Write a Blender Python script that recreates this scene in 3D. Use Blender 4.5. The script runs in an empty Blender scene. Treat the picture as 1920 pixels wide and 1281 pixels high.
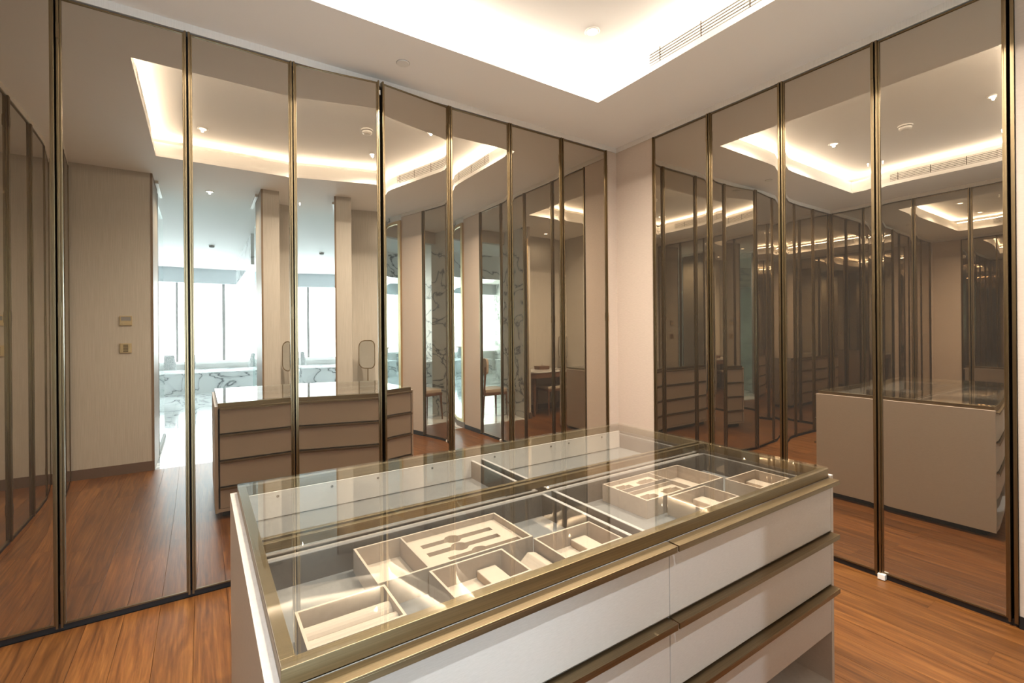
import bpy, bmesh, math, random
from mathutils import Matrix, Vector
random.seed(7)
scene = bpy.context.scene
C = scene.collection

# ------------------------------------------------------------------ camera
CAM_H = 1.45
cam_d = bpy.data.cameras.new('camera')
cam_d.sensor_width = 36.0
cam_d.lens = 879.9 / 1920 * 36
cam_d.shift_y = -20.7 / 1920
cam_d.clip_start = 0.03
cam_d.clip_end = 200
cam = bpy.data.objects.new('camera', cam_d)
C.objects.link(cam)
YAW, ROLL = 0.5851, 0.0085
cam.matrix_world = (Matrix.Translation((0, 0, CAM_H)) @ Matrix.Rotation(-YAW, 4, 'Z')
                    @ Matrix.Rotation(math.pi / 2, 4, 'X') @ Matrix.Rotation(-ROLL, 4, 'Z'))
scene.camera = cam

# ------------------------------------------------------------------ world, exposure
scene.view_settings.view_transform = 'Standard'
scene.view_settings.look = 'None'
scene.view_settings.gamma = 1.0
scene.view_settings.use_curve_mapping = False
scene.view_settings.exposure = 0.92
world = bpy.data.worlds.new('sky')
scene.world = world
world.use_nodes = True
wb = world.node_tree.nodes['Background']
wb.inputs[0].default_value = (0.75, 0.88, 1.0, 1)
wb.inputs[1].default_value = 1.0
scene.cycles.glossy_bounces = 8
scene.cycles.max_bounces = 14
scene.cycles.diffuse_bounces = 5
scene.cycles.transparent_max_bounces = 16

# strengths of the lamps of the place
COVE_W = 4.8          # warm led strip in the ceiling cove, per metre
DOWN_W = 97.0           # recessed downlights
BLIND_E = 9.5         # daylight through the white roller blinds of the bathroom
WARM = (1.0, 0.86, 0.70)
WARM2 = (1.0, 0.91, 0.79)
COOL = (0.66, 0.85, 1.0)

# room dimensions (metres): back wall doors Y=YA, right wall doors X=XB, left wall doors X=XC
YA, XB, XC = 3.133, 3.267, -1.113
ZC = 3.152            # soffit
ZD0, ZD1 = 0.032, 3.097   # doors
TX0, TX1, TY0, TY1 = -0.35, 2.492, 0.64, 2.567   # ceiling tray
ZT = 3.36
YN = -0.62            # depth of the near wall / vanity niche
YW = -8.7             # bathroom window


def area_light(name, loc, rot, sx, sy, watt, col, spread=math.pi):
    d = bpy.data.lights.new(name, 'AREA')
    d.shape = 'RECTANGLE'
    d.size, d.size_y = sx, sy
    d.energy = watt
    d.color = col
    d.spread = spread
    o = bpy.data.objects.new(name, d)
    C.objects.link(o)
    o.location = loc
    o.rotation_euler = rot
    return o


PI = math.pi
lx, ly = TX1 - TX0, TY1 - TY0
LZ, LO, LT = 3.306, 0.075, math.radians(40)
area_light('cove_led_back', ((TX0 + TX1) / 2, TY1 + LO, LZ), (PI + LT, 0, 0), lx + .1, .02, COVE_W * lx, WARM)
area_light('cove_led_front', ((TX0 + TX1) / 2, TY0 - LO, LZ), (PI - LT, 0, 0), lx + .1, .02, COVE_W * lx, WARM)
area_light('cove_led_right', (TX1 + LO, (TY0 + TY1) / 2, LZ), (0, PI - LT, 0), .02, ly + .1, COVE_W * ly, WARM)
area_light('cove_led_left', (TX0 - LO, (TY0 + TY1) / 2, LZ), (0, PI + LT, 0), .02, ly + .1, COVE_W * ly, WARM)


# ------------------------------------------------------------------ materials
def new_mat(name):
    m = bpy.data.materials.new(name)
    m.use_nodes = True
    nt = m.node_tree
    b = nt.nodes['Principled BSDF']
    return m, nt, b


def N(nt, t, **kw):
    n = nt.nodes.new(t)
    for k, v in kw.items():
        setattr(n, k, v)
    return n


def ramp(nt, stops):
    r = N(nt, 'ShaderNodeValToRGB')
    el = r.color_ramp.elements
    while len(el) < len(stops):
        el.new(0.5)
    for e, (p, c) in zip(el, stops):
        e.position = p
        e.color = (*c, 1)
    return r


def mapped(nt, scale, coord='Object', rot=(0, 0, 0)):
    tc = N(nt, 'ShaderNodeTexCoord')
    mp = N(nt, 'ShaderNodeMapping')
    mp.inputs['Scale'].default_value = scale
    mp.inputs['Rotation'].default_value = rot
    nt.links.new(tc.outputs[coord], mp.inputs[0])
    return mp


def plain(name, col, rough=0.5, metal=0.0, spec=0.5):
    m, nt, b = new_mat(name)
    b.inputs['Base Color'].default_value = (*col, 1)
    b.inputs['Roughness'].default_value = rough
    b.inputs['Metallic'].default_value = metal
    b.inputs['Specular IOR Level'].default_value = spec
    return m


def weave(name, c0, c1, scale, rough=0.75, bump=0.15, sheen=0.0):
    """fine stretched-noise textile / laminate grain; scale gives the stretch in metres"""
    m, nt, b = new_mat(name)
    mp = mapped(nt, scale)
    n1 = N(nt, 'ShaderNodeTexNoise')
    n1.inputs['Scale'].default_value = 1.0
    n1.inputs['Detail'].default_value = 4
    n1.inputs['Roughness'].default_value = 0.65
    nt.links.new(mp.outputs[0], n1.inputs['Vector'])
    r = ramp(nt, [(0.3, c0), (0.7, c1)])
    nt.links.new(n1.outputs['Fac'], r.inputs[0])
    nt.links.new(r.outputs[0], b.inputs['Base Color'])
    bp = N(nt, 'ShaderNodeBump')
    bp.inputs['Strength'].default_value = bump
    bp.inputs['Distance'].default_value = 0.002
    nt.links.new(n1.outputs['Fac'], bp.inputs['Height'])
    nt.links.new(bp.outputs[0], b.inputs['Normal'])
    b.inputs['Roughness'].default_value = rough
    b.inputs['Sheen Weight'].default_value = sheen
    return m


M = {}
M['paint'] = plain('white ceiling paint', (0.90, 0.89, 0.875), 0.8)
M['paint_tray'] = plain('white tray paint', (0.84, 0.83, 0.81), 0.8)
M['paper_x'] = weave('beige woven wallpaper', (0.485, 0.395, 0.325), (0.55, 0.45, 0.375), (30, 30, 330), 0.85, 0.2)
M['paper_head_lit'] = weave('lit copy of woven wallpaper', (0.72, 0.675, 0.625), (0.80, 0.755, 0.705), (260, 260, 9), 0.85, 0.2)  # same wallpaper for the door headers, their brighter light put into the colour
M['paper_v'] = weave('ribbed beige wallpaper', (0.50, 0.47, 0.42), (0.63, 0.595, 0.54), (170, 170, 3.5), 0.85, 0.35)
M['laminate'] = weave('beige linen laminate', (0.53, 0.46, 0.40), (0.59, 0.515, 0.455), (50, 50, 420), 0.55, 0.12)
M['laminate_y'] = weave('beige linen laminate edge', (0.62, 0.54, 0.475), (0.70, 0.62, 0.55), (160, 30, 160), 0.6, 0.1)
M['suede'] = weave('beige suede', (0.36, 0.27, 0.20), (0.41, 0.31, 0.232), (60, 60, 60), 0.9, 0.05, 0.3)
M['suede_lip'] = plain('pale suede edge', (0.46, 0.35, 0.262), 0.8)
M['lining'] = weave('dark taupe drawer lining', (0.085, 0.068, 0.057), (0.11, 0.088, 0.073), (90, 90, 90), 0.6, 0.05)
M['lining_floor'] = weave('grey drawer lining', (0.14, 0.128, 0.118), (0.17, 0.155, 0.142), (90, 90, 90), 0.7, 0.05)
M['drawer_edge'] = plain('pale drawer edge', (0.40, 0.35, 0.315), 0.5)
M['black'] = plain('black plinth', (0.008, 0.008, 0.009), 0.5)
M['dark'] = plain('dark wardrobe interior', (0.01, 0.009, 0.008), 0.9)
M['white_plastic'] = plain('white plastic', (0.80, 0.79, 0.76), 0.4)
M['grey_plastic'] = plain('grey plastic', (0.30, 0.29, 0.28), 0.5)
M['slot'] = plain('vent shadow', (0.10, 0.075, 0.06), 0.9)
M['baseboard'] = plain('brown baseboard', (0.16, 0.105, 0.075), 0.45)
M['valance'] = plain('grey valance', (0.42, 0.45, 0.47), 0.7)
M['leather'] = plain('cream leather', (0.55, 0.47, 0.38), 0.5)


def bronze(name, col, rough, stretch=(2, 2, 300)):
    m, nt, b = new_mat(name)
    mp = mapped(nt, stretch)
    n1 = N(nt, 'ShaderNodeTexNoise')
    n1.inputs['Scale'].default_value = 1
    n1.inputs['Detail'].default_value = 3
    nt.links.new(mp.outputs[0], n1.inputs['Vector'])
    a = tuple(x * 0.85 for x in col)
    c = tuple(min(1, x * 1.12) for x in col)
    r = ramp(nt, [(0.3, a), (0.7, c)])
    nt.links.new(n1.outputs['Fac'], r.inputs[0])
    nt.links.new(r.outputs[0], b.inputs['Base Color'])
    b.inputs['Metallic'].default_value = 1.0
    b.inputs['Roughness'].default_value = rough
    return m


M['bronze'] = bronze('brushed bronze', (0.27, 0.20, 0.115), 0.40, (3, 300, 300))
M['bronze_v'] = bronze('brushed bronze profile', (0.235, 0.175, 0.10), 0.32, (300, 300, 3))
M['gold'] = bronze('brushed gold', (0.74, 0.57, 0.34), 0.38, (300, 300, 3))
M['jamb'] = weave('brown veneer', (0.21, 0.145, 0.09), (0.27, 0.19, 0.12), (150, 150, 4), 0.42, 0.05)
M['steel'] = plain('satin steel', (0.55, 0.55, 0.54), 0.3, 1.0)

# tinted mirror glass of the wardrobe doors
m, nt, b = new_mat('bronze tinted mirror glass')
b.inputs['Base Color'].default_value = (0.55, 0.495, 0.42, 1)
b.inputs['Metallic'].default_value = 1.0
b.inputs['Roughness'].default_value = 0.0
# fine metal mesh laminated into the glass: a faint matt grey veil over the mirror
df = N(nt, 'ShaderNodeBsdfDiffuse')
df.inputs['Color'].default_value = (0.50, 0.47, 0.43, 1)
ms = N(nt, 'ShaderNodeMixShader')
mpz = mapped(nt, (3, 3, 700))
nz = N(nt, 'ShaderNodeTexNoise')
nz.inputs['Scale'].default_value = 1.0
nt.links.new(mpz.outputs[0], nz.inputs['Vector'])
mrz = N(nt, 'ShaderNodeMapRange')
mrz.inputs[3].default_value = 0.018
mrz.inputs[4].default_value = 0.034
nt.links.new(nz.outputs['Fac'], mrz.inputs[0])
nt.links.new(mrz.outputs[0], ms.inputs[0])
nt.links.new(b.outputs[0], ms.inputs[1])
nt.links.new(df.outputs[0], ms.inputs[2])
nt.links.new(ms.outputs[0], nt.nodes['Material Output'].inputs['Surface'])
M['mirror'] = m
m, nt, b = new_mat('clear mirror')
b.inputs['Base Color'].default_value = (0.78, 0.80, 0.80, 1)
b.inputs['Metallic'].default_value = 1.0
b.inputs['Roughness'].default_value = 0.0
M['clear_mirror'] = m


def thin_glass(name, tint, ior=1.5):
    m = bpy.data.materials.new(name)
    m.use_nodes = True
    nt = m.node_tree
    nt.nodes.clear()
    out = N(nt, 'ShaderNodeOutputMaterial')
    mix = N(nt, 'ShaderNodeMixShader')
    tr = N(nt, 'ShaderNodeBsdfTransparent')
    gl = N(nt, 'ShaderNodeBsdfGlossy')
    fr = N(nt, 'ShaderNodeFresnel')
    geo_ = N(nt, 'ShaderNodeNewGeometry')
    io = N(nt, 'ShaderNodeMix', data_type='FLOAT')
    io.inputs[2].default_value = ior
    io.inputs[3].default_value = 1 / ior      # the pane behaves the same from both faces
    nt.links.new(geo_.outputs['Backfacing'], io.inputs[0])
    nt.links.new(io.outputs[0], fr.inputs['IOR'])
    tr.inputs['Color'].default_value = (*tint, 1)
    gl.inputs['Roughness'].default_value = 0.0
    gl.inputs['Color'].default_value = (1, 1, 1, 1)
    nt.links.new(fr.outputs[0], mix.inputs[0])
    nt.links.new(tr.outputs[0], mix.inputs[1])
    nt.links.new(gl.outputs[0], mix.inputs[2])
    nt.links.new(mix.outputs[0], out.inputs['Surface'])
    return m


M['glass'] = thin_glass('clear display glass', (0.97, 0.985, 0.975), 1.55)
M['shower_glass'] = thin_glass('pale green shower glass', (0.90, 0.96, 0.95), 1.5)

# glazed white roller blind lit by daylight from outside
m = bpy.data.materials.new('backlit white blind')
m.use_nodes = True
nt = m.node_tree
nt.nodes.clear()
o_ = N(nt, 'ShaderNodeOutputMaterial')
e_ = N(nt, 'ShaderNodeEmission')
e_.inputs['Color'].default_value = (*COOL, 1)
e_.inputs['Strength'].default_value = BLIND_E
nt.links.new(e_.outputs[0], o_.inputs['Surface'])
M['blind'] = m


def emis(name, col, s):
    m = bpy.data.materials.new(name)
    m.use_nodes = True
    b = m.node_tree.nodes['Principled BSDF']
    b.inputs['Base Color'].default_value = (*col, 1)
    b.inputs['Emission Color'].default_value = (*col, 1)
    b.inputs['Emission Strength'].default_value = s
    return m


M['lamp'] = emis('downlight lens', (1.0, 0.9, 0.75), 8.0)

# oak-brown floor planks: grain runs along Y, tone varies per plank
m, nt, b = new_mat('teak floor plank')
geo = N(nt, 'ShaderNodeNewGeometry')
oi = N(nt, 'ShaderNodeObjectInfo')
mul = N(nt, 'ShaderNodeVectorMath', operation='SCALE')
comb = N(nt, 'ShaderNodeCombineXYZ')
nt.links.new(oi.outputs['Random'], comb.inputs[0])
nt.links.new(oi.outputs['Random'], comb.inputs[1])
mul.inputs['Scale'].default_value = 37.0
nt.links.new(comb.outputs[0], mul.inputs[0])
add = N(nt, 'ShaderNodeVectorMath', operation='ADD')
nt.links.new(geo.outputs['Position'], add.inputs[0])
nt.links.new(mul.outputs[0], add.inputs[1])
mp = N(nt, 'ShaderNodeMapping')
mp.inputs['Scale'].default_value = (14.0, 1.1, 1)
nt.links.new(add.outputs[0], mp.inputs[0])
n1 = N(nt, 'ShaderNodeTexNoise')
n1.inputs['Scale'].default_value = 1.4
n1.inputs['Detail'].default_value = 6
n1.inputs['Roughness'].default_value = 0.6
n1.inputs['Distortion'].default_value = 1.6
nt.links.new(mp.outputs[0], n1.inputs['Vector'])
r1 = ramp(nt, [(0.25, (0.088, 0.029, 0.007)), (0.5, (0.200, 0.073, 0.0165)), (0.78, (0.325, 0.137, 0.034))])
nt.links.new(n1.outputs['Fac'], r1.inputs[0])
mp2 = N(nt, 'ShaderNodeMapping')
mp2.inputs['Scale'].default_value = (95.0, 2.2, 1)
nt.links.new(add.outputs[0], mp2.inputs[0])
n2 = N(nt, 'ShaderNodeTexNoise')
n2.inputs['Scale'].default_value = 1
n2.inputs['Detail'].default_value = 6
n2.inputs['Roughness'].default_value = 0.7
nt.links.new(mp2.outputs[0], n2.inputs['Vector'])
r2 = ramp(nt, [(0.36, (0.50, 0.46, 0.42)), (0.62, (1, 1, 1))])
nt.links.new(n2.outputs['Fac'], r2.inputs[0])
mx = N(nt, 'ShaderNodeMix', data_type='RGBA', blend_type='MULTIPLY')
mx.inputs[0].default_value = 0.9
nt.links.new(r1.outputs[0], mx.inputs[6])
nt.links.new(r2.outputs[0], mx.inputs[7])
hsv = N(nt, 'ShaderNodeHueSaturation')
mr = N(nt, 'ShaderNodeMapRange')
mr.inputs[3].default_value = 0.78
mr.inputs[4].default_value = 1.22
nt.links.new(oi.outputs['Random'], mr.inputs[0])
nt.links.new(mr.outputs[0], hsv.inputs['Value'])
nt.links.new(mx.outputs[2], hsv.inputs['Color'])
nt.links.new(hsv.outputs[0], b.inputs['Base Color'])
bp = N(nt, 'ShaderNodeBump')
bp.inputs['Strength'].default_value = 0.06
bp.inputs['Distance'].default_value = 0.001
nt.links.new(n2.outputs['Fac'], bp.inputs['Height'])
nt.links.new(bp.outputs[0], b.inputs['Normal'])
b.inputs['Roughness'].default_value = 0.36
M['plank'] = m

m, nt, b = new_mat('walnut')
mp = mapped(nt, (3, 3, 22))
n1 = N(nt, 'ShaderNodeTexNoise')
n1.inputs['Detail'].default_value = 5
nt.links.new(mp.outputs[0], n1.inputs['Vector'])
r1 = ramp(nt, [(0.3, (0.12, 0.055, 0.03)), (0.7, (0.22, 0.11, 0.06))])
nt.links.new(n1.outputs['Fac'], r1.inputs[0])
nt.links.new(r1.outputs[0], b.inputs['Base Color'])
b.inputs['Roughness'].default_value = 0.4
M['walnut'] = m

# white marble with grey veins
m, nt, b = new_mat('veined white marble')
mp = mapped(nt, (0.8, 0.8, 1.5), 'Generated' if False else 'Object', (0.3, 0.5, 0.4))
n0 = N(nt, 'ShaderNodeTexNoise')
n0.inputs['Scale'].default_value = 1.6
n0.inputs['Detail'].default_value = 8
n0.inputs['Distortion'].default_value = 0.7
nt.links.new(mp.outputs[0], n0.inputs['Vector'])
sub = N(nt, 'ShaderNodeMath', operation='SUBTRACT')
sub.inputs[1].default_value = 0.5
nt.links.new(n0.outputs['Fac'], sub.inputs[0])
ab = N(nt, 'ShaderNodeMath', operation='ABSOLUTE')
nt.links.new(sub.outputs[0], ab.inputs[0])
r1 = ramp(nt, [(0.0, (0.13, 0.14, 0.15)), (0.009, (0.36, 0.38, 0.39)), (0.022, (0.70, 0.72, 0.72)), (0.07, (0.80, 0.82, 0.82))])
nt.links.new(ab.outputs[0], r1.inputs[0])
nt.links.new(r1.outputs[0], b.inputs['Base Color'])
b.inputs['Roughness'].default_value = 0.12
M['marble'] = m

m, nt, b = new_mat('patterned grey cushion fabric')
mp = mapped(nt, (60, 60, 60))
v = N(nt, 'ShaderNodeTexVoronoi')
v.inputs['Scale'].default_value = 1
nt.links.new(mp.outputs[0], v.inputs['Vector'])
r1 = ramp(nt, [(0.2, (0.30, 0.31, 0.32)), (0.6, (0.62, 0.62, 0.61))])
nt.links.new(v.outputs['Distance'], r1.inputs[0])
nt.links.new(r1.outputs[0], b.inputs['Base Color'])
b.inputs['Roughness'].default_value = 0.9
M['cushion'] = m


# ------------------------------------------------------------------ builders
class MB:
    """collects boxes, prisms and tubes, built as ONE mesh object"""

    def __init__(self):
        self.v, self.f = [], []

    def box(self, x0, x1, y0, y1, z0, z1):
        n = len(self.v)
        self.v += [(x0, y0, z0), (x1, y0, z0), (x1, y1, z0), (x0, y1, z0),
                   (x0, y0, z1), (x1, y0, z1), (x1, y1, z1), (x0, y1, z1)]
        self.f += [tuple(n + i for i in q) for q in
                   ((0, 3, 2, 1), (4, 5, 6, 7), (0, 1, 5, 4), (1, 2, 6, 5), (2, 3, 7, 6), (3, 0, 4, 7))]
        return self

    def hexa(self, pts):
        n = len(self.v)
        self.v += list(pts)
        self.f += [tuple(n + i for i in q) for q in
                   ((0, 3, 2, 1), (4, 5, 6, 7), (0, 1, 5, 4), (1, 2, 6, 5), (2, 3, 7, 6), (3, 0, 4, 7))]
        return self

    def prism(self, poly, a, b, axis='z'):
        """poly: 2D outline ccw; extruded from a to b along axis"""
        n, k = len(self.v), len(poly)

        def P(p, t):
            return {'z': (p[0], p[1], t), 'x': (t, p[0], p[1]), 'y': (p[0], t, p[1])}[axis]
        self.v += [P(p, a) for p in poly] + [P(p, b) for p in poly]
        self.f.append(tuple(n + i for i in range(k))[::-1])
        self.f.append(tuple(n + k + i for i in range(k)))
        for i in range(k):
            j = (i + 1) % k
            self.f.append((n + i, n + j, n + k + j, n + k + i))
        return self

    def lathe(self, prof, cx, cy, seg=24):
        """prof: (r, z) list, revolved about a vertical axis, closed with caps"""
        n = len(self.v)
        for r, z in prof:
            for i in range(seg):
                t = 2 * PI * i / seg
                self.v.append((cx + r * math.cos(t), cy + r * math.sin(t), z))
        for k in range(len(prof) - 1):
            for i in range(seg):
                j = (i + 1) % seg
                self.f.append((n + k * seg + i, n + k * seg + j, n + (k + 1) * seg + j, n + (k + 1) * seg + i))
        self.f.append(tuple(n + i for i in range(seg))[::-1])
        e = n + (len(prof) - 1) * seg
        self.f.append(tuple(e + i for i in range(seg)))
        return self

    def tube(self, p0, p1, r0, r1, seg=10):
        p0, p1 = Vector(p0), Vector(p1)
        d = (p1 - p0).normalized()
        a = d.orthogonal().normalized()
        b_ = d.cross(a)
        n = len(self.v)
        for p, r in ((p0, r0), (p1, r1)):
            for i in range(seg):
                t = 2 * PI * i / seg
                self.v.append(tuple(p + (a * math.cos(t) + b_ * math.sin(t)) * r))
        for i in range(seg):
            j = (i + 1) % seg
            self.f.append((n + i, n + j, n + seg + j, n + seg + i))
        self.f.append(tuple(n + i for i in range(seg))[::-1])
        self.f.append(tuple(n + seg + i for i in range(seg)))
        return self

    def mesh(self, name, mat, bevel=0.0, smooth=False, off=(0, 0, 0)):
        me = bpy.data.meshes.new(name)
        me.from_pydata([(x - off[0], y - off[1], z - off[2]) for x, y, z in self.v], [], self.f)
        bm = bmesh.new()
        bm.from_mesh(me)
        bmesh.ops.recalc_face_normals(bm, faces=bm.faces)
        if bevel:
            bmesh.ops.bevel(bm, geom=list(bm.edges), offset=bevel, segments=2, affect='EDGES', profile=0.6)
        bm.to_mesh(me)
        bm.free()
        me.materials.append(M[mat] if isinstance(mat, str) else mat)
        if smooth:
            for p in me.polygons:
                p.use_smooth = True
        return me

    def build(self, name, mat, parent=None, bevel=0.0, smooth=False):
        off = world_loc(parent)
        o = bpy.data.objects.new(name, self.mesh(name, mat, bevel, smooth, off))
        C.objects.link(o)
        o.parent = parent
        return o


def world_loc(o):
    v = Vector((0, 0, 0))
    while o is not None:
        v += o.location
        o = o.parent
    return v


def tag(o, label=None, cat=None, group=None, kind=None):
    if label:
        o['label'] = label
    if cat:
        o['category'] = cat
    if group:
        o['group'] = group
    if kind:
        o['kind'] = kind
    return o


def thing(name, loc, label, cat, group=None):
    o = bpy.data.objects.new(name, None)
    o.empty_display_size = 0.1
    C.objects.link(o)
    o.location = loc
    return tag(o, label, cat, group)


def struct(name, mb, mat, parent=None, bevel=0.0):
    o = mb.build(name, mat, parent, bevel)
    if parent is None:
        o['kind'] = 'structure'
    return o


def copy_tree(o, parent=None):
    c = o.copy()
    C.objects.link(c)
    c.parent = parent
    for ch in list(o.children):
        copy_tree(ch, c)
    return c


def open_box(x0, x1, y0, y1, z0, z1, t, tf):
    """box open at the top with walls of thickness t and a floor of thickness tf"""
    b_ = MB()
    b_.box(x0, x1, y0, y1, z0, z0 + tf)
    b_.box(x0, x0 + t, y0, y1, z0 + tf, z1)
    b_.box(x1 - t, x1, y0, y1, z0 + tf, z1)
    b_.box(x0 + t, x1 - t, y0, y0 + t, z0 + tf, z1)
    b_.box(x0 + t, x1 - t, y1 - t, y1, z0 + tf, z1)
    return b_


def rim(x0, x1, y0, y1, z0, z1, t):
    b_ = MB()
    b_.box(x0, x0 + t, y0, y1, z0, z1)
    b_.box(x1 - t, x1, y0, y1, z0, z1)
    b_.box(x0 + t, x1 - t, y0, y0 + t, z0, z1)
    b_.box(x0 + t, x1 - t, y1 - t, y1, z0, z1)
    return b_


def boolean_cut(base_mesh, cutter_mesh):
    a = bpy.data.objects.new('tmp_a', base_mesh)
    c = bpy.data.objects.new('tmp_b', cutter_mesh)
    C.objects.link(a)
    C.objects.link(c)
    md = a.modifiers.new('b', 'BOOLEAN')
    md.operation = 'DIFFERENCE'
    md.object = c
    md.solver = 'EXACT'
    md.use_self = True
    dg = bpy.context.evaluated_depsgraph_get()
    me = bpy.data.meshes.new_from_object(a.evaluated_get(dg))
    bpy.data.objects.remove(a)
    bpy.data.objects.remove(c)
    return me


# ------------------------------------------------------------------ floor
floor = struct('floor', MB().box(XC - .1, XB + .1, YN - .02, YA + .1, -.06, -.012), 'dark')
plank_mesh = {}


def plank(x0, x1, y0, y1):
    w, l = round(x1 - x0 - 0.0012, 4), y1 - y0 - 0.0012
    key = (w, round(l, 2))
    if key not in plank_mesh:
        plank_mesh[key] = MB().box(0, w, 0, round(l, 2), -.012, 0).mesh('plank', 'plank', 0.0008)
    o = bpy.data.objects.new('plank', plank_mesh[key])
    C.objects.link(o)
    o.parent = floor
    o.location = (x0, y0, 0)


PW = 0.1495
k = 0
x = -0.637 - PW * 4
while x < XB + .02:
    xa, xb = max(x, XC - .02), min(x + PW, XB + .02)
    if xb - xa > .01:
        y_start = 0.0 if not (0.82 < (xa + xb) / 2 < 2.06) else YN
        y = y_start
        first = random.uniform(0.35, 1.6)
        while y < YA - .001:
            l = first if y == y_start else random.uniform(1.1, 1.9)
            l = round(l, 2)
            y2 = y + l
            if YA - y2 < 0.3:
                y2 = YA
            plank(xa, xb, y, y2)
            y = y2
    x += PW

# marble floor of the passage and bathroom, in large slabs
floor_b = struct('floor', MB().box(-2.6, 3.6, YW - .2, -.001, -.06, -.012), 'dark')
xs = [-2.6, -1.72, -0.42, 0.6, 1.33, 2.08, 2.8, 3.6]
ys = [0.0, -0.62, -1.55, -2.9, -4.1, -5.3, -6.5, -7.7, -8.9]
for i in range(len(xs) - 1):
    for j in range(len(ys) - 1):
        if j == 0 and not (i in (2, 5, 6)):
            continue
        o = MB().box(xs[i] + .001, xs[i + 1] - .001, ys[j + 1] + .001, ys[j] - .001, -.012, 0).build('marble_slab', 'marble', floor_b)

# ------------------------------------------------------------------ ceiling
cb = MB()
cb.box(XC - .1, TX0 - .02, TY0 - .02, TY1 + .02, ZC, ZC + .02)
cb.box(TX1 + .02, XB + .1, TY0 - .02, TY1 + .02, ZC, ZC + .02)
cb.box(XC - .1, XB + .1, TY1 + .02, YA + .1, ZC, ZC + .02)
cb.box(XC - .1, XB + .1, 0.0, TY0 - .02, ZC, ZC + .02)
struct('ceiling', cb, 'paint')
E_ = 0.26
tb = MB().box(TX0 - E_, TX1 + E_, TY0 - E_, TY1 + E_, ZT, ZT + .05)
tb.box(TX0 - E_ - .02, TX0 - E_, TY0 - E_, TY1 + E_, ZC + .02, ZT)
tb.box(TX1 + E_, TX1 + E_ + .02, TY0 - E_, TY1 + E_, ZC + .02, ZT)
tb.box(TX0 - E_, TX1 + E_, TY0 - E_ - .02, TY0 - E_, ZC + .02, ZT)
tb.box(TX0 - E_, TX1 + E_, TY1 + E_, TY1 + E_ + .02, ZC + .02, ZT)
struct('ceiling', tb, 'paint_tray')
# fascia of the tray: projecting lip below, set-back band above
lip = rim(TX0 - .02, TX1 + .02, TY0 - .02, TY1 + .02, ZC, ZC + .037, .02)
struct('trim_1', lip, 'paint')
band = rim(TX0 - .035, TX1 + .035, TY0 - .035, TY1 + .035, ZC + .02, 3.295, .02)
struct('trim_2', band, 'paint_tray')
struct('ceiling', MB().box(-2.7, 3.7, YW - .2, -.0, ZC, ZC + .05), 'paint')


# ------------------------------------------------------------------ wardrobe doors
GAP = .004


def door_parts(w):
    """meshes of a leaf of width w; local x along the leaf, -y towards the room, z up"""
    H0, H1 = 0.0, ZD1 - ZD0
    g = GAP
    s1, s2 = .010, .018
    out = {}
    # pane: flat middle, edges rolled back very slightly as in tempered glass
    x0, x1, z0, z1 = g + s2 - .004, w - g - s2 + .004, .004, H1 - .004
    b_ = MB()
    ee = [(0, .0004), (.010, .00013), (.026, .00004), (.055, .000008), (.10, 0)]
    xsn = [(x0 + d, o) for d, o in ee] + [(x1 - d, o) for d, o in ee[::-1]]
    zsn = [(z0 + d, o) for d, o in ee] + [(z1 - d, o) for d, o in ee[::-1]]
    for zz, oz in zsn:
        for xx, ox in xsn:
            b_.v.append((xx, max(ox, oz), zz))
    nx = len(xsn)
    for a in range(len(zsn) - 1):
        for c in range(nx - 1):
            i = a * nx + c
            b_.f.append((i, i + 1, i + nx + 1, i + nx))
    out['pane'] = b_
    for nm, a, c in (('l', g, 1), ('r', w - g, -1)):
        st = MB()
        xa, xb = sorted((a, a + c * s1))
        st.box(xa, xb, -.016, .022, H0 - .012, H1 + .008)
        xa, xb = sorted((a + c * s1, a + c * s2))
        st.box(xa, xb, -.008, .022, H0, H1)
        out['stile_' + nm] = st
    rb = MB().box(g + s2, w - g - s2, -.006, .012, H0, H0 + .006)
    out['rail_b'] = rb
    out['rail_t'] = MB().box(g + s2, w - g - s2, -.006, .012, H1 - .006, H1)
    out['back'] = MB().box(g + s2, w - g - s2, .006, .020, H0 + .006, H1 - .006)
    return out


door_cache = {}


def door(p0, p1, label, hinge=0, group='bronze mirror wardrobe doors'):
    """leaf from plan point p0 to p1 (left to right as seen from the room)"""
    p0, p1 = Vector(p0), Vector(p1)
    w = round((p1 - p0).length, 4)
    t = thing('wardrobe_door', (p0.x, p0.y, ZD0), label, 'door', group)
    t.rotation_euler.z = math.atan2(p1.y - p0.y, p1.x - p0.x)
    if w not in door_cache:
        d = door_parts(w)
        dm = {}
        dm['glass_panel'] = (d['pane'].mesh('glass_panel', 'mirror', smooth=True),)
        dm['back_panel'] = (d['back'].mesh('back_panel', 'dark'),)
        dm['stile'] = (d['stile_l'].mesh('stile', 'bronze_v', .0015), d['stile_r'].mesh('stile', 'bronze_v', .0015))
        dm['rail'] = (d['rail_b'].mesh('rail', 'bronze_v'), d['rail_t'].mesh('rail', 'bronze_v'))
        door_cache[w] = dm
    for nm, ms in door_cache[w].items():
        for me in ms:
            o = bpy.data.objects.new(nm, me)
            C.objects.link(o)
            o.parent = t
    if hinge:
        xh = GAP if hinge < 0 else w - GAP - .012
        for zz in (.17, 1.5, 2.86):
            me = MB().box(xh, xh + .012, -.018, -.010, zz, zz + .075).mesh('hinge', 'bronze_v')
            o = bpy.data.objects.new('hinge', me)
            C.objects.link(o)
            o.parent = t
        # white pivot pins at head and foot
    elif hinge == 0:
        for zz in (.04, 2.985):
            me = MB().box(w - .004, w + .004, -.004, .006, zz, zz + .03).mesh('pivot', 'white_plastic')
            o = bpy.data.objects.new('pivot', me)
            C.objects.link(o)
            o.parent = t
    return t


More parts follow.
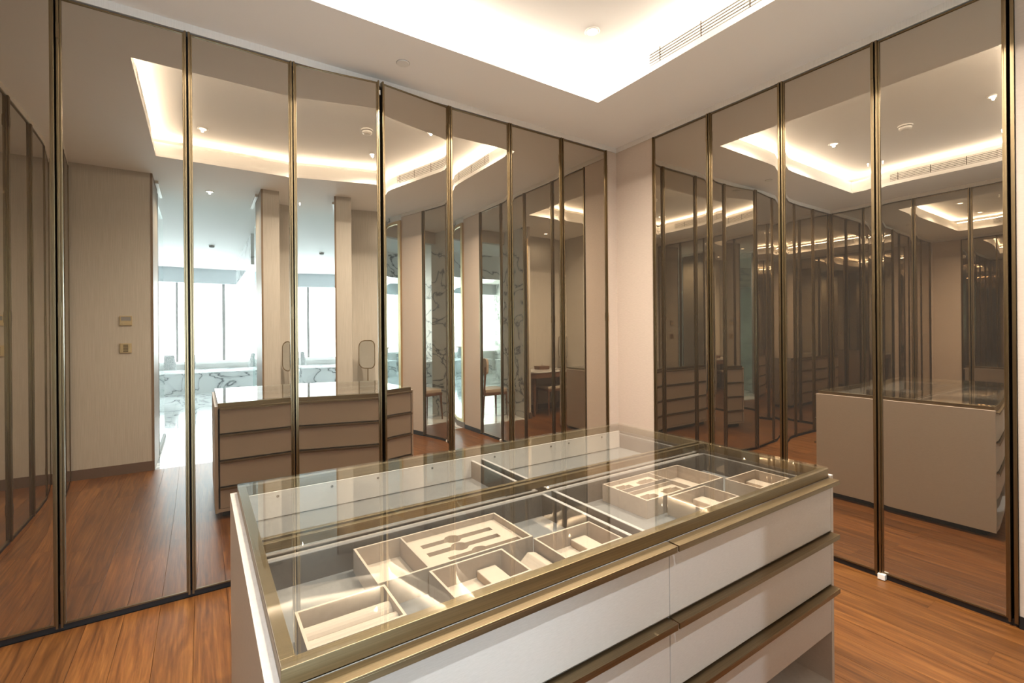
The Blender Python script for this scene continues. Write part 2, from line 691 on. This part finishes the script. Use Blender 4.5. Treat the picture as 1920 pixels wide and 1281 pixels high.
AX = [-1.113, -0.583, -0.054, 0.476, 1.0, 1.535, 2.067, 2.603, 3.139]
AP = [0, 0, 0, 0, .068, 0, 0, 0, 0]
ordn = ['leftmost of the back wall, cut by the photo edge', 'second from the left on the back wall, reflecting the switches',
        'third from the left on the back wall, reflecting the bathroom window',
        'fourth from the left on the back wall, standing slightly ajar',
        'fifth from the left on the back wall, folded against the ajar leaf',
        'sixth from the left on the back wall', 'seventh from the left on the back wall',
        'next to the room corner on the back wall']
for i in range(8):
    a0, a1 = AX[i] + (.0045 if i == 4 else 0), AX[i + 1] - (.0045 if i == 3 else 0)
    door((a0, YA - AP[i]), (a1, YA - AP[i + 1]), 'mirror wardrobe door, ' + ordn[i],
         hinge=(-1, 0, 1, 0, 1, 0, 1, 1)[i] if i != 1 else -1)
BY = [2.705, 2.165, 1.627, 1.098, 0.561]
ordb = ['next to the room corner on the right wall', 'second from the corner on the right wall',
        'third from the corner on the right wall', 'at the right edge of the photo, reflecting the island end']
for i in range(4):
    door((XB, BY[i]), (XB, BY[i + 1]), 'mirror wardrobe door, ' + ordb[i], hinge=(1, -1, 1, -1)[i])
CY = [0.033, 0.568, 1.103, 1.638, 2.173, 2.708, YA - .02]
ordc = ['nearest the switches', 'second from the switches', 'third from the switches', 'fourth from the switches',
        'fifth from the switches', 'sixth from the switches, by the back corner']
for i in range(6):
    door((XC, CY[i]), (XC, CY[i + 1]), 'reflected mirror wardrobe door of the left wall, ' + ordc[i],
         hinge=(1, -1, 1, -1, 1, -1)[i])
# end profile closing the right-hand doors
struct('trim_3', MB().box(XB - .016, XB + .022, .540, .553, ZD0 - .012, ZD1 + .008), 'bronze_v')
# small white floor guide under the right-hand doors
g_ = MB().box(XB - .03, XB - .002, 1.062, 1.098, .004, .034).build('floor_guide', 'white_plastic', None, .002)
tag(g_, 'small white plastic floor guide under the right wall doors', 'door guide')

# ------------------------------------------------------------------ walls
DB = .05  # dark backing behind the doors
struct('wall_back', MB().box(XC - .1, XB + .1, YA + DB, YA + .12, 0, ZC), 'dark')
struct('trim_11', MB().box(XC, XB, YA - .006, YA + .05, ZD1 + .010, ZC), 'paper_head_lit')
hb = MB().box(3.141, XB, YA - .006, YA + .05, 0, ZD1 + .008)
struct('wall_back', hb, 'paper_x')
struct('wall_right', MB().box(XB + DB, XB + .12, .537, YA + .1, 0, ZC), 'dark')
struct('trim_12', MB().box(XB - .006, XB + .05, .055, YA - .006, ZD1 + .010, ZC), 'paper_head_lit')
hb = MB().box(XB - .006, XB + .05, 2.707, YA - .006, 0, ZD1 + .008)
hb.box(XB - .006, XB + .05, .055, .538, .06, ZD1 + .008)
struct('wall_right', hb, 'paper_x')
struct('wall_left', MB().box(XC - .12, XC - DB, 0, YA + .1, 0, ZC), 'dark')
struct('trim_13', MB().box(XC - .05, XC + .006, 0, YA, ZD1 + .010, ZC), 'paper_head_lit')
# black recessed plinths under the doors
struct('baseboard_back', MB().box(XC, XB, YA + .004, YA + .05, 0, ZD0 + .002), 'black')
struct('baseboard_right', MB().box(XB + .004, XB + .05, .54, YA, 0, ZD0 + .002), 'black')
struct('baseboard_left', MB().box(XC - .05, XC - .004, 0, YA, 0, ZD0 + .002), 'black')
struct('baseboard_right', MB().box(XB - .010, XB + .05, .055, .538, 0, .06), 'black')

# near wall: switch wall | passage | pier | vanity niche | pier | opening with gold frame
XS, XP0, XP1, XN1, XO = -0.42, 0.60, 0.80, 2.02, 2.10
struct('wall_front', MB().box(XC - .1, XS - .02, YN, 0.0, 0, ZC), 'paper_v')
struct('baseboard_front', MB().box(XC, XS, 0.0, .012, 0, .10), 'baseboard')
struct('wall_front', MB().box(XP0 + .02, XP1, YN, 0.0, 0, ZC).box(XP1, XN1, YN - .12, YN, 0, ZC)
       .box(XN1, XO - .03, YN - .12, -.0, 0, ZC), 'paper_v')
struct('wall_front', MB().box(XO - .03, XO, YN - .12, -.05, 0, ZC), 'marble')
struct('baseboard_front', MB().box(XP0, XP1 + .012, 0, .012, 0, .10).box(XP1, XP1 + .012, YN, 0, 0, .10)
       .box(XP1, XN1, YN, YN + .012, 0, .10).box(XN1 - .012, XO, 0, .012, 0, .10), 'baseboard')
# bronze jamb linings of the passage
struct('trim_4', MB().box(XS - .02, XS, YN - .02, .004, 0, ZC), 'jamb')
struct('trim_5', MB().box(XP0, XP0 + .02, YN - .02, .004, 0, ZC), 'jamb')
# door tracks in the ceiling either side of the passage
struct('trim_6', MB().box(XS + .004, XS + .035, -.95, -.28, ZC - .03, ZC), 'white_plastic')
struct('trim_7', MB().box(XP0 - .035, XP0 - .004, -.95, -.28, ZC - .03, ZC), 'white_plastic')
# gold frame of the side opening
struct('trim_8', MB().box(XO - .03, XO + .004, -.05, .012, 0, 2.95), 'gold')
# lintel above the side opening
struct('wall_front', MB().box(XO - .03, XB, YN - .12, YN, 2.95, ZC), 'paper_v')

# framed mirror on the right wall behind the pier
mr_ = thing('wall_mirror', (XB - .02, -.27, 0), 'full height mirror in a gold frame on the right wall beyond the wallpaper pier', 'mirror')
fr_ = MB()
fr_.box(XB - .03, XB + .02, -.01, .05, .09, 3.06)
fr_.box(XB - .03, XB + .02, YN + .01, YN + .055, .09, 3.06)
fr_.box(XB - .03, XB + .02, YN + .055, .005, 3.015, 3.06)
fr_.box(XB - .03, XB + .02, YN + .055, .005, .09, .135)
fr_.build('mirror_frame', 'gold', mr_, .003)
MB().box(XB - .012, XB - .004, YN + .055, .005, .135, 3.015).build('mirror_glass', 'clear_mirror', mr_)
struct('wall_right', MB().box(XB, XB + .12, YW, .055, 0, ZC), 'marble')
struct('baseboard_right', MB().box(XB - .012, XB, YN, .05, 0, .085), 'baseboard')

# ------------------------------------------------------------------ bathroom behind the camera
struct('wall_left', MB().box(-2.7, -2.6, YW - .2, YN, 0, ZC), 'marble')
struct('wall_front', MB().box(-2.6, XC - .1, YN - .1, YN, 0, ZC), 'marble')
wf = MB().box(-2.7, 3.7, YW - .06, YW, 0, .70)
win_wall = struct('wall_window', wf, 'paint')
struct('trim_10', MB().box(-2.6, 3.6, YW - .06, YW + .14, 2.77, ZC), 'valance')
for i, (xa, xb) in enumerate([(-2.6, -1.62), (-1.55, -0.50), (-0.43, 0.48), (0.55, 1.60), (1.67, 2.6), (2.67, 3.6)]):
    w_ = MB().box(xa, xb, YW - .03, YW - .02, .70, 2.78)
    o = struct('window_%d' % (i + 1), w_, 'blind')
    MB().box(xb, xb + .07, YW - .05, YW + .03, .70, 2.78).build('mullion', 'grey_plastic', o)
struct('trim_9', MB().box(-2.6, 3.6, YW, YW + .12, .64, .71), 'white_plastic')
# bath deck with veined front below the window
t = thing('bath_deck', (0.8, -7.9, 0), 'veined marble bath deck under the window, seen in the mirror doors', 'bath')
MB().box(-1.6, 3.2, -8.69, -7.25, 0, .47).build('deck_front', 'marble', t)
MB().box(-1.62, 3.22, -8.69, -7.22, .47, .50).build('deck_top', 'marble', t, .004)
t = thing('vanity_counter', (-1.6, -4.9, 0), 'pale marble counter left of the bath deck, seen in the mirror doors', 'counter')
MB().box(-2.55, -.68, -5.5, -4.6, 0, .56).build('cabinet', 'marble', t)
MB().box(-2.57, -.66, -5.52, -4.58, .56, .60).build('counter_top', 'marble', t, .004)


def cushion(x, y, z, tilt, turn, label):
    bm = bmesh.new()
    n = 10
    grid = {}
    for s in (0, 1):
        for i in range(n + 1):
            for j in range(n + 1):
                u, v_ = 2 * i / n - 1, 2 * j / n - 1
                hgt = .075 * ((1 - u ** 4) * (1 - v_ ** 4)) ** .6
                pin = 1 - .09 * (abs(u) * abs(v_)) ** 2 + 0.0
                xx = .22 * u * (1 - .06 * (1 - v_ * v_)) * pin
                yy = .22 * v_ * (1 - .06 * (1 - u * u)) * pin
                grid[s, i, j] = bm.verts.new((xx, yy, hgt if s else -hgt))
    for s in (0, 1):
        for i in range(n):
            for j in range(n):
                q = [grid[s, i, j], grid[s, i + 1, j], grid[s, i + 1, j + 1], grid[s, i, j + 1]]
                bm.faces.new(q if s else q[::-1])
    bmesh.ops.remove_doubles(bm, verts=bm.verts, dist=.0005)
    me = bpy.data.meshes.new('cushion')
    bm.to_mesh(me)
    bm.free()
    me.materials.append(M['cushion'])
    for p in me.polygons:
        p.use_smooth = True
    o = bpy.data.objects.new('cushion', me)
    C.objects.link(o)
    o.location = (x, y, z)
    o.rotation_euler = (tilt, 0, turn)
    return tag(o, label, 'cushion', 'cushions on the bath deck')


cushion(-.66, -7.75, .735, math.radians(68), .5, 'patterned grey cushion leaning on the bath deck, the larger left one')
cushion(-1.22, -7.85, .735, math.radians(70), .3, 'patterned grey cushion at the far left of the bath deck')
cushion(1.22, -7.75, .735, math.radians(66), -.5, 'patterned grey cushion at the right of the bath deck')

# shower enclosure under a marble bulkhead
struct('wall_shower', MB().box(.72, XB, -6.9, -2.92, 2.62, ZC), 'marble')
struct('wall_shower', MB().box(1.5, XB, -4.6, -4.5, 0, 2.62), 'marble')
t = thing('shower_screen', (2.0, -2.93, 0), 'frameless glass shower screen with gold hinges under the marble bulkhead', 'shower screen')
for xa, xb in ((.74, 1.52), (1.53, 2.38), (2.39, XB - .01)):
    MB().box(xa, xb, -2.94, -2.93, .01, 2.61).build('glass_pane', 'shower_glass', t)
for zz in (.45, 1.68, 2.12):
    MB().box(2.32, 2.45, -2.955, -2.915, zz, zz + .09).build('hinge', 'gold', t, .002)
MB().tube((1.60, -2.89, 1.1), (2.0, -2.89, 1.1), .012, .012).tube((1.62, -2.89, 1.1), (1.62, -2.935, 1.1), .008, .008) \
    .tube((1.98, -2.89, 1.1), (1.98, -2.935, 1.1), .008, .008).build('handle', 'gold', t)
t = thing('glass_partition', (-.55, -1.4, 0), 'clear glass partition at the passage to the bathroom', 'glass partition')
MB().box(-.445, -.435, -1.9, -.75, .05, 3.05).build('glass_pane', 'shower_glass', t)
MB().box(-.46, -.42, -.76, -.72, .0, 3.12).build('post', 'grey_plastic', t)
MB().box(-.46, -.42, -1.9, -.72, .0, .05).build('rail', 'grey_plastic', t)
t = thing('glass_partition', (.66, -1.4, 0), 'clear glass partition right of the passage to the bathroom', 'glass partition')
MB().box(.685, .695, -1.9, -.75, .05, 3.05).build('glass_pane', 'shower_glass', t)
MB().box(.67, .71, -.76, -.72, .0, 3.12).build('post', 'grey_plastic', t)


# ------------------------------------------------------------------ ceiling fittings
def downlight(x, y, z, label, watt=DOWN_W, col=WARM2):
    t = thing('downlight', (x, y, z), label, 'downlight', 'recessed ceiling downlights')
    ring = MB()
    prof, seg = [(.033, z), (.048, z), (.048, z - .003), (.044, z - .006), (.036, z - .006), (.033, z - .002)], 28
    for r, zz in prof:
        for i in range(seg):
            a = 2 * PI * i / seg
            ring.v.append((x + r * math.cos(a), y + r * math.sin(a), zz))
    for k in range(len(prof)):
        k2 = (k + 1) % len(prof)
        for i in range(seg):
            j = (i + 1) % seg
            ring.f.append((k * seg + i, k * seg + j, k2 * seg + j, k2 * seg + i))
    ring.build('trim_ring', 'white_plastic', t)
    MB().lathe([(.0325, z - .0005), (.0325, z - .0015), (.024, z - .004)], x, y, 28).build('lens', 'lamp', t)
    d = bpy.data.lights.new('downlight_lamp', 'SPOT')
    d.energy = watt
    d.color = col
    d.spot_size = math.radians(155)
    d.spot_blend = 1.0
    d.shadow_soft_size = .012
    o = bpy.data.objects.new('downlight_lamp', d)
    C.objects.link(o)
    o.parent = t
    o.location = (0, 0, -.02)
    return t


nm = {(0, 0): 'above the switches', (1, 0): 'near the smoke detector, towards the camera', (2, 0): 'near the right air vent, towards the camera',
      (0, 1): 'near the left air vent, towards the mirror doors', (1, 1): 'in the middle, towards the mirror doors',
      (2, 1): 'nearest the room corner'}
LV = {(0, 0): .10, (1, 0): 1.0, (2, 0): 2.0, (0, 1): .15, (1, 1): 1.0, (2, 1): .85}   # dimmed singly
for i, x in enumerate((.02, 1.04, 2.10)):
    for j, y in enumerate((1.02, 2.21)):
        downlight(x, y, ZT, 'round recessed downlight in the ceiling tray, ' + nm[i, j], DOWN_W * LV[i, j])
downlight(.096, -.44, ZC, 'round recessed downlight above the passage', 150, (0.74, 0.88, 1.0))
downlight(1.45, -.30, ZC, 'round recessed downlight above the vanity niche', 6)

t = thing('smoke_detector', (.96, 1.64, ZT), 'white round smoke detector in the middle of the ceiling tray', 'smoke detector')
MB().lathe([(.058, ZT), (.058, ZT - .012)], .96, 1.64, 28).build('base', 'white_plastic', t)
MB().lathe([(.050, ZT - .012), (.047, ZT - .020)], .96, 1.64, 28).build('vent_band', 'slot', t)
MB().lathe([(.052, ZT - .018), (.048, ZT - .034), (.030, ZT - .042), (.012, ZT - .043)], .96, 1.64, 28).build('cap', 'white_plastic', t, smooth=False)
t = thing('smoke_detector', (.18, -4.5, ZC), 'white round smoke detector on the bathroom ceiling', 'smoke detector')
MB().lathe([(.055, ZC), (.055, ZC - .015)], .18, -4.5, 20).build('base', 'white_plastic', t)
MB().lathe([(.048, ZC - .015), (.046, ZC - .025)], .18, -4.5, 20).build('vent_band', 'slot', t)
MB().lathe([(.050, ZC - .025), (.045, ZC - .045), (.02, ZC - .055)], .18, -4.5, 20).build('cap', 'grey_plastic', t)
t = thing('sprinkler_cover', (1.08, 2.855, ZC), 'flat round sprinkler cover plate on the lower ceiling', 'sprinkler')
MB().lathe([(.040, ZC - .0005), (.040, ZC - .004), (.038, ZC - .006)], 1.08, 2.855, 32).build('plate', 'white_plastic', t)
MB().lathe([(.0425, ZC - .0001), (.0425, ZC - .0015)], 1.08, 2.855, 32).build('shadow_ring', 'grey_plastic', t)


def vent(x, s, y0, y1, label):
    """linear slot diffuser on the tray side at X=x, facing s"""
    t = thing('air_vent', (x, (y0 + y1) / 2, 3.19), label, 'air vent')

    def bxx(a, b_):
        return sorted((x + s * a, x + s * b_))
    z0, z1 = 3.197, 3.288
    xa, xb = bxx(-.004, .001)
    MB().box(xa, xb, y0, y1, z0, z1).build('backing', 'slot', t)
    xa, xb = bxx(0, .006)
    MB().box(xa, xb, y0 - .008, y1 + .008, z1, z1 + .006).box(xa, xb, y0 - .008, y1 + .008, z0 - .006, z0) \
        .box(xa, xb, y0 - .008, y0, z0, z1).box(xa, xb, y1, y1 + .008, z0, z1).build('frame', 'paint_tray', t)
    n = 5
    p = (z1 - z0) / n
    for i in range(n):
        xa, xb = bxx(.0015, .008)
        za = z0 + i * p + p * .22
        MB().box(xa, xb, y0, y1, za, za + p * .62).build('slat', 'paint_tray', t)
    for yy in [y1 - .09, y1 - .09 - .30, y1 - .09 - .60, y1 - .09 - .88]:
        xa, xb = bxx(.001, .0085)
        MB().box(xa, xb, yy, yy + .006, z0, z1).build('spacer', 'slot', t)
    return t


vent(TX1 + .015, -1, 1.06, 2.09, 'white slotted air vent in the right side of the ceiling tray')
vent(TX0 - .015, 1, 1.02, 2.19, 'slotted air vent in the left side of the ceiling tray, seen in mirrors')

# switches on the near wall
t = thing('thermostat', (-.655, 0, 1.54), 'brass thermostat with a dark display on the switch wall', 'thermostat')
MB().box(-.70, -.598, .0, .010, 1.535, 1.635).build('plate', 'gold', t, .002)
MB().box(-.688, -.610, .010, .012, 1.585, 1.625).build('display', 'grey_plastic', t)
for i in range(3):
    MB().box(-.688 + i * .027, -.688 + i * .027 + .023, .010, .013, 1.548, 1.570).build('button', 'gold', t, .001)
t = thing('switch_plate', (-.655, 0, 1.25), 'brass keypad switch plate below the thermostat', 'switch')
MB().box(-.70, -.604, .0, .010, 1.25, 1.35).build('plate', 'gold', t, .002)
for i in range(5):
    MB().box(-.672, -.632, .010, .013, 1.262 + i * .016, 1.262 + i * .016 + .011).build('button', 'bronze', t, .001)

# ------------------------------------------------------------------ display island
IX0, IX1, IY0, IY1 = 0.104, 2.033, 0.846, 1.950
isl = thing('display_island', ((IX0 + IX1) / 2, (IY0 + IY1) / 2, 0),
            'beige glass topped jewelry display island with bronze edged drawers', 'island')
PX0, PX1 = .082, 2.053
YF, YB = .838, 1.957
MB().box(PX0, IX0, YF, YB, .045, .876).build('side_panel', 'laminate', isl, .0015)
MB().box(IX1, PX1, YF, YB, .045, .876).build('side_panel', 'laminate', isl, .0015)
MB().box(.13, 2.005, .90, 1.90, 0, .05).build('plinth', 'black', isl)
cc = MB().box(IX0, IX1, YF + .002, YB - .002, .05, .075)          # bottom board
cc.box(IX0, IX1, 1.388, 1.406, .075, .845)                        # spine between front and back
cc.box(1.058, 1.076, YF + .02, 1.388, .075, .765)                 # partitions
cc.box(1.058, 1.076, 1.406, YB - .02, .075, .765)
cc.box(IX0, IX1, YF + .02, 1.388, .255, .270)                     # board above the open shelf
cc.build('carcass', 'laminate', isl)

# bronze frame and glass top
fw = .026
MB().box(IX0, IX1, IY0, IY0 + fw, .868, .9005).box(IX0, IX1, IY1 - fw, IY1, .868, .9005) \
    .box(IX0, IX0 + fw, IY0 + fw, IY1 - fw, .868, .9005).box(IX1 - fw, IX1, IY0 + fw, IY1 - fw, .868, .9005) \
    .build('top_frame', 'bronze', isl, .001)
MB().box(IX0 + .0005, IX1 - .0005, IY0 + .0005, IY1 - .0005, .901, .907).build('glass_top', 'glass', isl)
MB().box(IX0 + fw, IX1 - fw, 1.372, 1.388, .876, .9005).box(IX0 + fw, IX1 - fw, 1.404, 1.420, .876, .9005) \
    .build('crossbar', 'bronze', isl, .001)
MB().box(IX0 + .002, IX1 - .002, IY0 + .006, IY0 + .012, .855, .869).build('rail', 'bronze', isl)
MB().box(IX0 + .002, IX1 - .002, IY1 - .012, IY1 - .006, .855, .869).build('rail', 'bronze', isl)

XM = 1.067
rows = [(.866, .664), (.657, .457), (.450, .250), (.243, .078)]


def drawer(x0, x1, yf, s, ztop, zbot, box=None, name='drawer'):
    """front panel at yf; s=-1 faces the camera side, s=+1 the back wall"""
    ya, yb = sorted((yf, yf - s * .018))
    d = MB().box(x0, x1, ya, yb, zbot, ztop - .008).build(name, 'laminate', isl, .001)
    hy = yf + s * .030
    hb_ = MB()
    y0_, y1_ = sorted((yf - s * .006, hy))
    xg0, xg1 = (x0 + .002 if x0 > 1 else x0 - .004), (x1 - .002 if x1 < 1.1 else x1 + .004)
    if s > 0:
        xg0, xg1 = x0, x1
    hb_.box(xg0, xg1, y0_, y1_, ztop - .004, ztop)
    y0_, y1_ = sorted((hy - s * .005, hy))
    hb_.box(xg0, xg1, y0_, y1_, ztop - .017, ztop - .004)
    y0_, y1_ = sorted((yf - s * .002, yf + s * .004))
    hb_.box(x0, x1, y0_, y1_, ztop - .009, ztop - .004)
    hb_.build('handle', 'bronze', d, .0008)
    y0_, y1_ = sorted((yf - s * .0080, yf - s * .0062))
    MB().box(x0, x1, y0_, y1_, ztop - .0035, ztop + .0005).build('edge_strip', 'drawer_edge', d)
    if box:
        bx0, bx1, by0, by1 = box
        ob = MB()
        tt = .013
        ob.box(bx0, bx0 + tt, by0, by1, .755, .848).box(bx1 - tt, bx1, by0, by1, .755, .848)
        ob.box(bx0 + tt, bx1 - tt, by0, by0 + tt, .755, .848).box(bx0 + tt, bx1 - tt, by1 - tt, by1, .755, .848)
        ob.build('drawer_side', 'lining', d)
        rim(bx0, bx1, by0, by1, .848, .8505, tt).build('drawer_edge', 'drawer_edge', d)
        MB().box(bx0 + tt, bx1 - tt, by0 + tt, by1 - tt, .765, .772).build('drawer_floor', 'lining_floor', d)
    return d


for i, (zt_, zb_) in enumerate(rows[:3]):
    zb2 = .272 if i == 2 else zb_
    drawer(IX0 + .002, XM - .0015, YF, -1, zt_, zb2, (.118, 1.046, .862, 1.384) if i == 0 else None)
    drawer(XM + .0015, IX1 - .002, YF, -1, zt_, zb2, (1.088, 2.018, .862, 1.384) if i == 0 else None)
for i, (zt_, zb_) in enumerate(rows):
    drawer(IX0 + .012, XM - .0015, YB, 1, zt_, zb_, (.118, 1.046, 1.412, 1.932) if i == 0 else None)
    drawer(XM + .0015, IX1 - .012, YB, 1, zt_, zb_, (1.088, 2.018, 1.412, 1.932) if i == 0 else None)
# light back lining with fixing holes, visible through the glass
lb = MB().box(.135, 2.0, 1.910, 1.917, .775, .868).build('back_lining', 'laminate', isl)
for xx in (.23, .42, .60, .84, 1.16, 1.50, 1.62, 1.86):
    MB().tube((xx, 1.9095, .850), (xx, 1.9085, .850), .005, .005).build('fixing_hole', 'slot', lb)

# ------------------------------------------------------------------ jewelry boxes inside the island
ZF, ZBX = .7725, .838
GRP = 'beige suede jewelry boxes in the island'


def jewel_box(x0, x1, y0, y1, label, name='jewelry_box'):
    t = thing(name, ((x0 + x1) / 2, (y0 + y1) / 2, ZF), label, 'jewelry box', GRP)
    open_box(x0, x1, y0, y1, ZF, ZBX - .002, .006, .004).build('box_shell', 'suede', t)
    rim(x0, x1, y0, y1, ZBX - .002, ZBX, .006).build('box_rim', 'suede_lip', t)
    return t


def pad(x0, x1, y0, y1, z0, z1, parent, name='pad', bevel=.003):
    return MB().box(x0, x1, y0, y1, z0, z1).build(name, 'suede_lip', parent, bevel)


# ring roll box, front left
t = jewel_box(.166, .366, .972, 1.120, 'open suede ring box with two padded rolls at the front left of the island')
for yy in (1.012, 1.062):
    b_ = MB()
    poly = [(yy + .026 * math.cos(a), ZF + .020 + .034 * math.sin(a)) for a in [PI * i / 14 for i in range(15)]]
    b_.prism(poly, .173, .359, 'x').build('ring_roll', 'suede_lip', t)
# watch box
t = jewel_box(.353, .818, 1.132, 1.352, 'long suede watch box with three watch shaped slots beside an empty compartment')
MB().box(.487, .492, 1.138, 1.346, ZF + .004, ZBX - .001).build('divider', 'suede', t)
pad(.360, .486, 1.139, 1.345, ZF + .004, ZF + .012, t, 'base_pad', .001)
ins = MB().box(.4925, .8115, 1.1385, 1.3455, ZF + .010, ZF + .046).mesh('slot_insert', 'suede_lip')
for k, (xc, yc) in enumerate(((.632, 1.290), (.628, 1.235), (.668, 1.180))):
    cut = MB().box(xc - .10, xc + .135, yc - .012, yc + .012, ZF + .022, ZF + .06).mesh('c', 'suede')
    ins = boolean_cut(ins, cut)
    cut = MB().lathe([(.026, ZF + .018), (.026, ZF + .06)], xc, yc, 28).mesh('c', 'suede')
    ins = boolean_cut(ins, cut)
w0 = world_loc(t)
for vv in ins.vertices:
    vv.co -= w0
o = bpy.data.objects.new('slot_insert', ins)
C.objects.link(o)
o.parent = t
# small boxes with one raised pad
for x0, lab in ((.480, 'small suede box with one raised pad in front of the watch box'),
                (.810, 'small suede box with one raised pad beside the watch box, next to the centre divider'),
                (1.415, 'small suede box with one raised pad in front of the four slot box'),
                (1.776, 'small suede box with one raised pad at the right end of the island')):
    x1 = x0 + .220
    t = jewel_box(x0, x1, .972, 1.118, lab)
    pad(x0 + .007, x1 - .007, .979, 1.111, ZF + .004, ZF + .012, t, 'base_pad', .001)
    pad(x1 - .088, x1 - .030, .984, 1.106, ZF + .012, ZF + .034, t)
# four slot box
t = jewel_box(1.322, 1.785, 1.132, 1.356, 'large suede box with four shaped slots and an empty compartment at the right')
MB().box(1.585, 1.590, 1.138, 1.350, ZF + .004, ZBX - .001).build('divider', 'suede', t)
MB().box(1.328, 1.585, 1.229, 1.233, ZF + .004, ZBX - .001).build('divider', 'suede', t)
MB().box(1.328, 1.585, 1.262, 1.266, ZF + .004, ZBX - .001).build('divider', 'suede', t)
pad(1.592, 1.778, 1.139, 1.349, ZF + .004, ZF + .012, t, 'base_pad', .001)
w0 = world_loc(t)
for y0, y1 in ((1.1385, 1.2285), (1.2665, 1.3495)):
    ins = MB().box(1.3285, 1.5845, y0, y1, ZF + .010, ZF + .050).mesh('slot_insert', 'suede_lip')
    yc = (y0 + y1) / 2
    for xc in (1.392, 1.522):
        cut = MB().box(xc - .046, xc + .046, yc - .016, yc + .016, ZF + .030, ZF + .07).mesh('c', 'suede')
        ins = boolean_cut(ins, cut)
        cut = MB().box(xc - .024, xc + .024, yc - .030, yc + .024, ZF + .026, ZF + .07).mesh('c', 'suede')
        ins = boolean_cut(ins, cut)
    for vv in ins.vertices:
        vv.co -= w0
    o = bpy.data.objects.new('slot_insert', ins)
    C.objects.link(o)
    o.parent = t
# loose pad leaning between two boxes
lp = MB().hexa([(.722, .985, ZF), (.796, .985, ZF), (.796, 1.10, ZF), (.722, 1.10, ZF),
                (.775, .985, ZF + .042), (.803, .985, ZF + .036), (.803, 1.10, ZF + .036), (.775, 1.10, ZF + .042)])
o = lp.build('display_pad', 'suede_lip', None, .003)
tag(o, 'loose wedge shaped suede pad between two small boxes', 'pad')

# ------------------------------------------------------------------ vanity niche: desk, mirror, box, chair
t = thing('vanity_desk', (1.42, -.33, 0), 'walnut vanity desk with a pale marble top in the niche, seen in reflections', 'desk')
poly = []
for i in range(9):
    a = -PI / 2 + PI / 2 * i / 8
    poly.append((1.80 + .17 * math.cos(a), -.43 + 0 + .17 * math.sin(a) + .0))
poly = [(.84, -.60), (1.97, -.60)] + [(1.80 + .17 * math.cos(a), -.17 + .17 * math.sin(a)) for a in [PI / 2 * i / 8 for i in range(9)]] + [(.84, 0.0)]
MB().prism(poly, .735, .755, 'z').build('desk_top', 'marble', t)
ap = [(p[0] * .985 + .018, p[1] * .97 - .008) for p in poly]
MB().prism(ap, .645, .735, 'z').build('apron', 'walnut', t)
for xx, yy in ((.90, -.07), (1.90, -.52), (.90, -.55), (1.86, -.12)):
    MB().tube((xx, yy, .65), (xx, yy, 0), .032, .022, 14).build('leg', 'walnut', t, smooth=False)
t = thing('vanity_mirror', (1.0, -.40, .755), 'rounded table mirror on a thin bronze stem standing on the vanity desk', 'mirror')
MB().lathe([(.075, .755), (.075, .763), (.01, .768)], 1.0, -.40).build('base', 'bronze', t)
MB().tube((1.0, -.40, .765), (1.0, -.40, .95), .007, .007).build('stem', 'bronze', t)


def rrect(cx, cz, w, h, r, n=6):
    pts = []
    for (sx, sz, a0) in ((1, 1, 0), (-1, 1, PI / 2), (-1, -1, PI), (1, -1, 3 * PI / 2)):
        for i in range(n + 1):
            a = a0 + PI / 2 * i / n
            pts.append((cx + sx * (w / 2 - r) + r * math.cos(a), cz + sz * (h / 2 - r) + r * math.sin(a)))
    return pts


def turn(mb, cx, cy, a):
    ca, sa = math.cos(a), math.sin(a)
    mb.v = [(cx + (x - cx) * ca - (y - cy) * sa, cy + (x - cx) * sa + (y - cy) * ca, z) for x, y, z in mb.v]
    return mb


turn(MB().prism(rrect(1.0, 1.14, .26, .39, .09), -.412, -.398, 'y'), 1.0, -.405, math.radians(24)).build('mirror_frame', 'bronze', t)
turn(MB().prism(rrect(1.0, 1.14, .236, .366, .08), -.3985, -.396, 'y'), 1.0, -.405, math.radians(24)).build('mirror_glass', 'clear_mirror', t)
t = thing('trinket_box', (1.46, -.42, .755), 'low walnut trinket box with a small knob on the vanity desk', 'box')
MB().box(1.36, 1.58, -.50, -.34, .755, .795).build('body', 'walnut', t, .003)
MB().box(1.355, 1.585, -.505, -.335, .795, .812).build('lid', 'walnut', t, .003)
MB().lathe([(.005, .812), (.004, .835), (.008, .845)], 1.47, -.42, 12).build('knob', 'bronze', t)
t = thing('vanity_stool', (1.42, -.22, 0), 'walnut stool with a cream seat tucked under the vanity desk, seen in reflections', 'stool')
MB().box(1.20, 1.62, -.40, -.04, .44, .485).build('seat', 'leather', t, .012)
MB().box(1.19, 1.63, -.41, -.03, .40, .44).build('seat_frame', 'walnut', t, .006)
for xx, yy in ((1.21, -.39), (1.61, -.39), (1.21, -.05), (1.61, -.05)):
    MB().tube((xx, yy, .41), (xx, yy, 0), .018, .014, 12).build('leg', 'walnut', t)
t = thing('vanity_chair', (2.52, -.45, 0), 'walnut chair with a cream padded back beside the vanity desk, seen in reflections', 'chair')
MB().box(2.30, 2.74, -.66, -.24, .44, .50).build('seat', 'leather', t, .015)
MB().box(2.29, 2.75, -.67, -.23, .40, .44).build('seat_frame', 'walnut', t, .006)
for xx, yy, xe, ye, ztop in ((2.31, -.64, 2.29, -.66, .42), (2.31, -.26, 2.29, -.24, .42), (2.73, -.64, 2.80, -.66, .86), (2.73, -.26, 2.80, -.24, .86)):
    MB().tube((xx, yy, ztop), (xe, ye, 0), .022, .012, 12).build('leg', 'walnut', t)
MB().prism(rrect(-.45, .87, .46, .26, .07), 2.69, 2.73, 'x').build('backrest', 'leather', t, .008)
